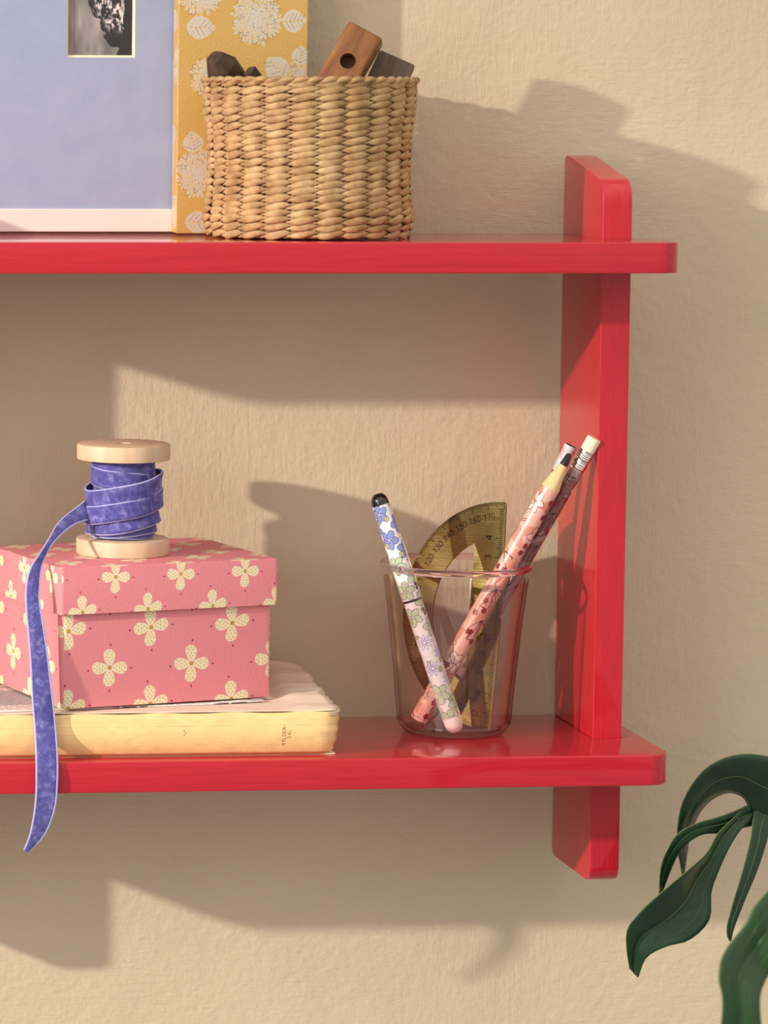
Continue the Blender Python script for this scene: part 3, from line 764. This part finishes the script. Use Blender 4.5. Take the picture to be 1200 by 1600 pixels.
o = mesh('lid', open_box(-OV, BW+OV, -OV, BD+OV, BHB, BHL, .0015, False), M_BOXP, box, local=True)
uv_planar(o, box_uv(.0354, .0335, -.03605, -.0567)); smooth_by_angle(o, 40)

# ---------------------------------------------------------------- wooden spool and velvet ribbon
LID = -.0171+BHL; SX, SY = -.1496, -.0550
spool = thing('spool', 'pale wooden spool wound with blue velvet ribbon standing on the pink box', 'spool', (SX, SY, LID))
M_SPW = wood('spool_wood', srgb(204, 172, 144), srgb(222, 194, 166), (14, 14, 3), .55, 8, .0003)
R0 = .0236; Hs = .0563; FT = .0082
def flange(z0):
    return lathe([(.0038, z0), (R0-.0009, z0), (R0-.0002, z0+.0003), (R0, z0+.001), (R0, z0+FT-.001), (R0-.0002, z0+FT-.0003), (R0-.0009, z0+FT), (.0038, z0+FT)], 72, close=True)
for z0 in (0, Hs-FT): o = mesh('flange', flange(z0), M_SPW, spool, local=True); smooth_by_angle(o, 40)
mesh('core', lathe([(.0038, FT), (.0100, FT), (.0100, Hs-FT), (.0038, Hs-FT)], 40, close=True), M_SPW, spool, local=True, smooth=True)
rib = thing('velvet_ribbon', 'blue violet velvet ribbon wound on the spool, its tail hanging over the shelf edge', 'ribbon', (SX, SY, LID+.02))
def band(r, z0, h, tx, ty, seed, flare=0, thick=.0009):
    """one turn of ribbon as a tilted cylinder band with raised edges"""
    N = 96; rr = random.Random(seed); ph = [rr.random()*6 for _ in range(4)]; b = bmesh.new(); R = []
    for i in range(N):
        th = 2*math.pi*i/N; x, y = math.cos(th), math.sin(th)
        zc = z0+tx*x+ty*y+.0003*math.sin(3*th+ph[0])
        r2 = r*(1+.012*math.sin(2*th+ph[1])+.008*math.sin(5*th+ph[2])); row_ = []
        for k in range(7):
            s = -1+2*k/6
            rk = r2+flare*s+.0002*abs(s)**3-.00025*(1-s*s)*0
            row_.append(b.verts.new((SX+rk*x, SY+rk*y, zc+s*h/2)))
        R.append(row_)
    for i in range(N):
        A, B = R[i], R[(i+1) % N]
        for k in range(6): b.faces.new((A[k], B[k], B[k+1], A[k+1]))
    solid(b, -thick); bmesh.ops.recalc_face_normals(b, faces=b.faces)
    w_ = mesh('wound_turn', b, M_VEL, rib, smooth=True)
    for s in (-1, 1):
        pts = []
        for i in range(N):
            th = 2*math.pi*i/N; x, y = math.cos(th), math.sin(th); r2 = r*(1+.012*math.sin(2*th+ph[1])+.008*math.sin(5*th+ph[2]))+flare*s+.0003
            pts.append(Vector((SX+r2*x, SY+r2*y, z0+tx*x+ty*y+.0003*math.sin(3*th+ph[0])+s*h/2)))
        mesh('selvedge', tube_path(pts, .00050, 5, closed=True), M_EDGE, w_ if False else rib, smooth=True)
zb = LID+FT
def pz(v): return at(191, v, SY-.017).z
mesh('wound_core', lathe([(.0102, zb-LID+.0003), (.0150, zb-LID+.0003), (.0152, Hs-FT-.0005), (.0102, Hs-FT-.0005)], 64, close=True, center=(SX, SY, LID)), M_VEL, rib, smooth=True)
band(.0154, pz(733), .0080, .0003, .0000, 1)
band(.0158, pz(753), .0088, -.0018, .0004, 2)
band(.0186, pz(766)-.001, .0085, .0046, .0008, 3, .0004)
band(.0192, pz(792)-.001, .0085, .0044, .0006, 4, -.0002)
band(.0176, pz(816), .0082, .0034, .0004, 5, -.0010)
band(.0160, pz(828), .0066, .0012, .0002, 6, -.0005)
band(.0153, pz(834)-.0004, .0050, 0, 0, 8)
# the tail: edge polylines (left, right) with their distance from the wall
Lf = [(133,783,-.0560),(118,795,-.0600),(103,806,-.0660),(88,822,-.0740),(75,845,-.0850),(60,868,-.0960),(48,888,-.1030),(42,910,-.1070),(41,937,-.1090),(44,980,-.1095),(48,1030,-.1105),(51,1090,-.1120),(55,1140,-.1140),(57,1190,-.1195),(57,1235,-.1205),(54,1270,-.1195),(47,1305,-.1165),(38,1328,-.1130)]
Rt = [(136,812,-.0640),(120,817,-.0690),(105,826,-.0740),(92,838,-.0800),(79,853,-.0870),(70,870,-.0940),(64,890,-.1020),(61,915,-.1060),(61,938,-.1090),(66,972,-.1105),(73,1018,-.1112),(79,1070,-.1122),(85,1125,-.1135),(89,1180,-.1190),(89,1222,-.1210),(85,1262,-.1205),(70,1302,-.1170),(43,1332,-.1130)]
NT_ = 90; LL = crom([at(*q) for q in Lf], NT_); RR = crom([at(*q) for q in Rt], NT_); b = bmesh.new(); g = []
for i in range(NT_):
    row_ = []
    for k in range(9):
        s = k/8; p_ = LL[i].lerp(RR[i], s); p_.y -= .0007*math.sin(math.pi*s)*(.4+.6*math.sin(i*.12)**2); row_.append(b.verts.new(p_))
    g.append(row_)
for i in range(NT_-1):
    for k in range(8): b.faces.new((g[i][k], g[i][k+1], g[i+1][k+1], g[i+1][k]))
solid(b, .0006)
mesh('tail', b, M_VEL, rib, smooth=True)
for S_ in (LL, RR): mesh('selvedge', tube_path([q_+Vector((0,-.0003,0)) for q_ in S_], .00055, 6), M_EDGE, rib, smooth=True)

# ---------------------------------------------------------------- tumbler
GX, GY = .0259, -.0450; GZ = Z2T; FL = GZ+.0020
glass = thing('tumbler', 'clear pink tinted glass tumbler holding pen, pencils and protractor', 'glass', (GX, GY, GZ))
M_GL = thin_glass('tumbler_glass', (.97, .935, .925), (.55, .20, .24))
M_GS = NT('solid_glass'); M_GS.set(Base_Color=(.96, .74, .78), Roughness=.01, IOR=1.48, Transmission_Weight=1.0)
RB, RT_, GH = .0288, .0379, .0872
ro = lambda z: RB+(RT_-RB)*(z/GH)+.0006*math.sin(math.pi*z/GH)*-1
zs = [.006+(GH-.0075-.006)*k/24 for k in range(25)]
mesh('wall', lathe([(ro(z), z) for z in zs], 96), M_GL, glass, local=True, smooth=True)
mesh('inner_wall', lathe([(ro(z)-.0016, z) for z in zs], 96), M_GL, glass, local=True, smooth=True)
mesh('rim', lathe([(RT_-.0007+.0017*math.cos(a), GH-.0008+.0018*math.sin(a)) for a in [2*math.pi*k/14 for k in range(14)]], 96, close=True), M_GS, glass, local=True, smooth=True)
b_out = [(0, .0002), (.0235, .0002), (.0262, .0010), (.0278, .0032), (ro(.006), .0060)]
b_in = [(ro(.006)-.0016, .0060), (.0262, .0040), (.0246, .0023), (.0225, .0019), (0, .0018)]
mesh('base', lathe(b_out+b_in, 96), M_GL, glass, local=True, smooth=True)

# ---------------------------------------------------------------- writing things in the tumbler
def along(m, name, prof, mat, parent, n=40, uvw=None, sm=32):
    o = mesh(name, lathe(prof, n), mat, parent, local=True)
    if uvw:
        z0, z1, rr0 = uvw; me = o.data; uv = me.uv_layers.new(name='UVMap')
        for pl in me.polygons:
            an = [math.atan2(me.vertices[me.loops[li].vertex_index].co.y, me.vertices[me.loops[li].vertex_index].co.x)/(2*math.pi) for li in pl.loop_indices]
            if max(an)-min(an) > .5: an = [a+1 if a < 0 else a for a in an]
            for a, li in zip(an, pl.loop_indices): uv.data[li].uv = (a+rr0, (me.vertices[me.loops[li].vertex_index].co.z-z0)/(z1-z0))
    smooth_by_angle(o, sm); return o
GRP = None
# pen
pb = Vector((.0206, -.0655, FL+.0050)); pr = at(628, 888, -.0550); pt = pb+(pr-pb)*1.466
mt = frame_from(pb, pt, 0); L = (pt-pb).length
pen = thing('pen', 'white pen printed with blue and green flowers, black rounded top, in the tumbler', 'pen', mat=mt)
M_PEN = image_mat('pen_flower_wrap', pen_print(), .28, coat=.8)
M_PWH = plain('white_plastic', srgb(248, 232, 236), .25, Coat_Weight=.5); M_PBK = plain('black_plastic', (.008, .008, .010), .12, Coat_Weight=.6)
r = .0048; J = L*.545
along(mt, 'barrel', [(0, .004), (r*.99, .004), (r*1.0, .0045), (r*1.02, J-.0008), (0, J-.0008)], M_PEN, pen, uvw=(0, L, .1))
along(mt, 'tip_plug', [(0, -.0042), (r*.5, -.0038), (r*.82, -.0022), (r*.98, .0004), (r*1.0, .0040), (0, .0040)], M_PWH, pen, label_ if False else 32) if False else along(mt, 'tip_plug', [(0, -.0042), (r*.5, -.0038), (r*.82, -.0022), (r*.98, .0004), (r*1.0, .0040), (0, .0040)], M_PWH, pen)
along(mt, 'joint_ring', [(0, J-.0008), (r*1.04, J-.0008), (r*1.04, J+.0004), (0, J+.0004)], M_PBK, pen)
along(mt, 'cap', [(0, J+.0004), (r*1.08, J+.0004), (r*1.08, J+.003), (r*1.02, L*.8), (r*.95, L-.0050), (0, L-.0050)], M_PEN, pen, uvw=(0, L, .1))
along(mt, 'end_dome', [(0, L-.0050), (r*.95, L-.0050), (r*.93, L-.0030), (r*.80, L-.0008), (r*.5, L+.0008), (0, L+.0012)], M_PBK, pen, sm=60)
# thick pink pencil, point up
M_PK = image_mat('pink_flower_wrap', pencil_print('pink_flower_print', (226, 170, 160), (212, 138, 122), (96, 30, 44), True), .35, coat=.5)
M_CED = wood('pencil_cedar', srgb(214, 180, 132), srgb(232, 200, 152), (40, 40, 6), .6, 6, .0002)
M_LEAD = plain('black_lead', (.012, .012, .014), .45)
pb = Vector((.0062, -.0500, FL+.0046)); pr = at(790, 886, -.0615); pt = at(876, 703, -.0740); d_ = (pr-pb); pt = pb+d_*((pt-pb).length/d_.length); L = (pt-pb).length
mt = frame_from(pb, pt, .5); p1 = thing('pencil', 'thick pale pink pencil with dark red blossoms and black point upwards, in the tumbler', 'pencil', mat=mt)
r = .0048; LW = .0205
along(mt, 'barrel', [(0, 0), (r*.86, 0), (r*.97, .0005), (r, .0015), (r, L-LW), (0, L-LW)], M_PK, p1, uvw=(0, L, .115))
along(mt, 'wood_cone', [(0, L-LW), (r*.985, L-LW), (r*.97, L-LW+.0012), (r*.44, L-.0068), (0, L-.0068)], M_CED, p1)
along(mt, 'lead', [(0, L-.0070), (r*.44, L-.0068), (r*.30, L-.0010), (r*.14, L-.0001), (0, L)], M_LEAD, p1, sm=50)
# silver-ended pencil, rubber up
M_PK2 = image_mat('mauve_flower_wrap', pencil_print('mauve_flower_print', (158, 124, 126), (132, 84, 78), (50, 20, 30), False, 5), .28, coat=.7)
M_FER = plain('aluminium_ferrule', (.80, .78, .76), .22, Metallic=1.0); M_RUB = plain('white_rubber', srgb(244, 226, 196), .7)
pb = Vector((at(678, 1126, -.027).x, -.027, FL+.0012)); pr = at(813, 887, -.0500); d_ = (pr-pb); pt0 = at(919, 674, -.0620); pt = pb+d_*((pt0-pb).length/d_.length)
L = (pt-pb).length; mt = frame_from(pb, pt, 0); p2 = thing('pencil', 'mauve flowered pencil with silver ferrule and white rubber upwards, against the rim', 'pencil', mat=mt)
r = .0037; LE = .0075; LF = .0115
along(mt, 'lead', [(0, 0), (r*.14, .0001), (r*.46, .0066), (0, .0068)], M_LEAD, p2, sm=50)
along(mt, 'wood_cone', [(0, .0066), (r*.46, .0066), (r*.97, .0175), (0, .0175)], M_CED, p2)
along(mt, 'barrel', [(0, .0175), (r, .0175), (r, L-LE-LF), (0, L-LE-LF)], M_PK2, p2, uvw=(0, L, .2))
fz = L-LE-LF; fp = [(0, fz), (r*1.02, fz)]
for k in range(3): z = fz+.0012+k*.0011; fp += [(r*1.03, z), (r*1.14, z+.00035), (r*1.03, z+.0007)]
fp += [(r*1.05, fz+.0062)]
for k in range(3): z = fz+.0066+k*.0011; fp += [(r*1.05, z), (r*1.15, z+.00035), (r*1.05, z+.0007)]
fp += [(r*1.06, L-LE), (0, L-LE)]
along(mt, 'ferrule', fp, M_FER, p2, sm=60)
along(mt, 'eraser', [(0, L-LE), (r*.98, L-LE), (r*1.0, L-.0012), (r*.9, L-.0002), (0, L)], M_RUB, p2, sm=40)
# pale paper-wrapped tube behind
M_TB = image_mat('pale_flower_wrap', pencil_print('pale_flower_print', (206, 206, 210), (196, 190, 196), (176, 60, 60), False, 8), .5)
pt = at(892, 696, -.0490); pr = at(806, 872, -.0370); pb = pt+(pr-pt)*1.98; L = (pt-pb).length
mt = frame_from(pb, pt, 0); p3 = thing('paper_tube', 'hollow pale grey paper tube with red print behind the pencils', 'tube', mat=mt)
r = .0033
along(mt, 'tube', [(r, 0), (r, L), (r*.86, L), (r*.86, 0), (r, 0)], M_TB, p3, uvw=(0, L, .3))
along(mt, 'lining', [(r*.85, 0), (r*.85, L-.0002)], wood('brown_lining', (.16, .08, .035), (.24, .13, .06)), p3)

# ---------------------------------------------------------------- brass protractor
B_ = at(767, 1146, -.0600); B_.z = FL+.0006; T_ = at(792, 785, -.0480)
u_ = (T_-B_).normalized(); v0 = Vector((-math.cos(math.radians(48)), math.sin(math.radians(48)), 0)); v_ = (v0-u_*v0.dot(u_)).normalized(); n_ = u_.cross(v_)
PR = (T_-B_).length/2; C_ = (T_+B_)/2
mt = Matrix((u_, v_, n_)).transposed().to_4x4(); mt.translation = C_
pro = thing('protractor', 'brass half circle protractor with engraved scales standing in the tumbler', 'protractor', mat=mt)
def brass():
    t = NT('engraved_brass'); x = t.n('ShaderNodeTexImage'); x.image = brass_print(); x.extension = 'EXTEND'
    u = t.n('ShaderNodeUVMap'); u.uv_map = 'UVMap'; t.l(u.outputs[0], x.inputs[0])
    n = t.noise(t.coord(), 45, 5, .65); sc_ = t.noise(t.coord((300, 8, 8)), 4, 3)
    c = t.ramp(n, [(.3, (.26, .20, .07)), (.5, (.42, .33, .13)), (.72, (.54, .44, .19))])
    c = t.mix(x.outputs[0], (.045, .032, .015), c); t.base(c)
    r_ = t.ramp(n, [(.3, (.26,.26,.26)), (.7, (.14,.14,.14))]); t.l(r_, t.b.inputs['Roughness'])
    t.set(Metallic=1.0, Anisotropic=.3); t.nrm(t.bump(sc_, .0001, .5)); return t
b = bmesh.new(); th = .0004
outer = arc(0, 0, PR, 0, 180, 72); outer = [(PR-.0012, -.0010), (PR, -.0002)]+outer[1:-1]+[(-PR, -.0002), (-PR+.0012, -.0010), (-.0012, -.0010), (0, .0004), (.0012, -.0010)]
RI = PR*.69; yb = PR*.295; a0 = math.degrees(math.asin(yb/RI))
inner = arc(0, 0, RI, a0, 180-a0, 56)
def fill(b, z, up):
    vo = [b.verts.new((x, y, z)) for x, y in outer]; vi = [b.verts.new((x, y, z)) for x, y in inner]
    eo = [b.edges.new((vo[k], vo[(k+1) % len(vo)])) for k in range(len(vo))]; ei = [b.edges.new((vi[k], vi[(k+1) % len(vi)])) for k in range(len(vi))]
    bmesh.ops.triangle_fill(b, use_beauty=True, edges=eo+ei); return vo, vi
f1 = fill(b, th, True); f0 = fill(b, -th, False)
for A_, C2 in zip(f1, f0):
    for k in range(len(A_)): b.faces.new((A_[k], A_[(k+1) % len(A_)], C2[(k+1) % len(A_)], C2[k]))
bmesh.ops.recalc_face_normals(b, faces=b.faces)
for v_2 in b.verts: v_2.co.z += .7*v_2.co.x**2-.0006
o = mesh('plate', b, brass(), pro, local=True)
# the scale is read with the arc upwards: u runs from the lower end (10 degrees) to the upper
uv_planar(o, lambda c, n: ((c.x+.061)/.122, (c.y+.0012)/.064) if abs(n.z) > .5 else (.5, .6))

# ---------------------------------------------------------------- monstera leaves
def leaf_mat(name, a, b_, rough):
    t = NT(name); n = t.noise(t.coord(), 35, 4, .55)
    t.base(t.ramp(n, [(.3, a), (.7, b_)])); t.set(Roughness=rough, Specular_IOR_Level=.45)
    w = t.noise(t.coord((40, 40, 40), (0, .7, 0)), 9, 4, .6); nn = t.bump(w, .0006, .4); t.nrm(nn); return t
M_LF1 = leaf_mat('monstera_green', (.005, .022, .009), (.012, .050, .016), .24)
M_LF2 = leaf_mat('monstera_green_matte', (.012, .045, .014), (.024, .075, .022), .45)
M_VEIN = plain('leaf_vein', (.040, .115, .030), .4); M_LEDGE = plain('leaf_margin', (.13, .19, .045), .4)
plant = thing('monstera_plant', 'dark green monstera plant with two split leaves reaching in from the right', 'plant', at(1330, 1560, -.16))
EDGES = []
def edges(lf):
    b = bmesh.new()
    for E_ in EDGES: tube_path(E_, .00022, 5, b)
    EDGES.clear(); o = mesh('leaf_edge', b, M_LEDGE, None, smooth=True)
    for v in o.data.vertices: v.co = v.co-plant.location
    o.parent = lf
def lobe(bm, Ls, Rs, fold=.004, curl=0, n=30, m=10):
    A = crom([at(*q) for q in Ls], n); B = crom([at(*q) for q in Rs], n); g = []; mid = []
    for i in range(n):
        row_ = []
        for k in range(m+1):
            s = k/m; p_ = A[i].lerp(B[i], s); w = (A[i]-B[i]).length
            p_.y += fold*min(1, w/.02)*(1-abs(2*s-1))**1.0*1.0+curl*math.sin(math.pi*s)*min(1, w/.02)
            row_.append(bm.verts.new(p_))
        g.append(row_); mid.append((row_[m//2].co.copy(), row_[m//4].co.copy(), row_[m-m//4].co.copy()))
    EDGES.append([r_2[0].co.copy() for r_2 in g]); EDGES.append([r_2[-1].co.copy() for r_2 in g])
    for i in range(n-1):
        for k in range(m): bm.faces.new((g[i][k], g[i][k+1], g[i+1][k+1], g[i+1][k]))
    return mid
b = bmesh.new()
m1 = lobe(b, [(1345,1262,-.079),(1290,1215,-.080),(1235,1190,-.088),(1200,1182,-.092),(1165,1178,-.094),(1130,1185,-.096),(1100,1203,-.098),(1077,1233,-.098),(1063,1265,-.095),(1058,1300,-.090),(1059,1330,-.084),(1066,1367,-.076)],
  [(1345,1262,-.079),(1290,1290,-.078),(1235,1290,-.080),(1200,1285,-.082),(1175,1268,-.084),(1163,1248,-.0845),(1150,1240,-.085),(1133,1239,-.085),(1112,1249,-.086),(1094,1268,-.086),(1084,1288,-.084),(1077,1306,-.081),(1073,1335,-.078),(1068,1368,-.076)], .003, -.004)
m2 = lobe(b, [(1345,1262,-.079),(1290,1240,-.078),(1225,1235,-.080),(1185,1248,-.083),(1160,1262,-.087),(1125,1276,-.092),(1090,1286,-.097),(1060,1302,-.101),(1042,1328,-.102),(1032,1358,-.100),(1030,1396,-.094)],
  [(1345,1262,-.079),(1290,1300,-.078),(1225,1290,-.080),(1180,1290,-.083),(1150,1296,-.086),(1122,1302,-.090),(1100,1303,-.094),(1078,1314,-.097),(1060,1334,-.098),(1046,1364,-.097),(1034,1397,-.094)], .003, -.002)
m3 = lobe(b, [(1345,1260,-.080),(1240,1235,-.079),(1200,1246,-.082),(1165,1262,-.086),(1140,1284,-.091),(1121,1303,-.096),(1104,1333,-.102),(1077,1358,-.107),(1040,1389,-.110),(1005,1420,-.110),(981,1450,-.108),(979,1482,-.105),(984,1514,-.101)],
  [(1345,1264,-.080),(1250,1275,-.078),(1215,1275,-.081),(1188,1272,-.083),(1160,1293,-.087),(1139,1325,-.091),(1121,1365,-.094),(1111,1395,-.096),(1108,1437,-.100),(1078,1468,-.104),(1040,1479,-.106),(1010,1496,-.104),(997,1527,-.101)], .006, -.001, 40, 14)
m4 = lobe(b, [(1345,1262,-.079),(1260,1225,-.078),(1205,1240,-.081),(1182,1262,-.084),(1177,1280,-.087),(1172,1315,-.092),(1159,1365,-.098),(1146,1408,-.102),(1137,1440,-.104),(1136,1460,-.104),(1140,1470,-.103)],
  [(1345,1262,-.079),(1290,1245,-.077),(1240,1262,-.079),(1215,1275,-.082),(1203,1292,-.085),(1196,1320,-.089),(1182,1362,-.094),(1166,1400,-.099),(1152,1435,-.102),(1145,1455,-.103),(1142,1471,-.103)], .002, -.002)
solid(b, .0004)
lf = mesh('leaf', b, M_LF1, plant, smooth=True, label='dark glossy leaf with finger-like splits beside the shelf end')
edges(lf)
def vein(mid, r0, a=0, e=.97):
    n = len(mid); b = bmesh.new()
    for q_, (s0, e0, rr) in enumerate(((a, e, 1), (.12, .86, .42), (.12, .86, .42))):
        if q_ and r0 < .00045: continue
        pts = [mid[i][q_]+Vector((0, -.0006 if not q_ else -.00035, 0)) for i in range(int(s0*n), int(e0*n))]
        tube_path(pts, lambda u: r0*rr*(1.05-.85*u), 6, b)
    ob = mesh('vein', b, M_VEIN, None, smooth=True)
    me = ob.data
    for v in me.vertices: v.co = v.co-plant.location
    ob.parent = lf
for md_, r0 in ((m1, .0004), (m2, .0005), (m3, .0007), (m4, .0004)): vein(md_, r0)
b = bmesh.new(); Yb = -.34
q = lambda u, v, d=0: (u, v, Yb+d)
m5 = lobe(b, [q(1445,1372,.07),q(1330,1330,.05),q(1250,1350,.03),q(1205,1388,.01),q(1178,1418),q(1160,1450),q(1138,1478,-.005),q(1126,1502,-.01),q(1123,1530,-.012),q(1129,1560,-.012),q(1127,1600,-.01),q(1118,1660,-.005)],
  [q(1445,1376,.07),q(1360,1420,.05),q(1290,1450,.03),q(1250,1480,.01),q(1222,1502),q(1203,1520),q(1192,1540,-.005),q(1187,1560,-.01),q(1188,1590,-.012),q(1190,1620,-.012),q(1180,1650,-.01),q(1150,1680,-.005)], .006, -.004, 36, 12)
solid(b, .0004)
lf = mesh('leaf', b, M_LF2, plant, smooth=True, label='blurred dark green leaf nearest the viewer at bottom right')
vein(m5, .0007)
edges(lf)
for a_, b_, c_ in (((1345,1262,-.079), (1400,1330,-.085), (1430,1700,-.15)), ((1445,1374,-.27), (1480,1450,-.25), (1450,1720,-.17))):
    mesh('petiole', tube_path(crom([at(*a_), at(*b_), at(*c_), at(1425, 1950, -.16)], 24), .0024, 10), M_LF2, plant, smooth=True)
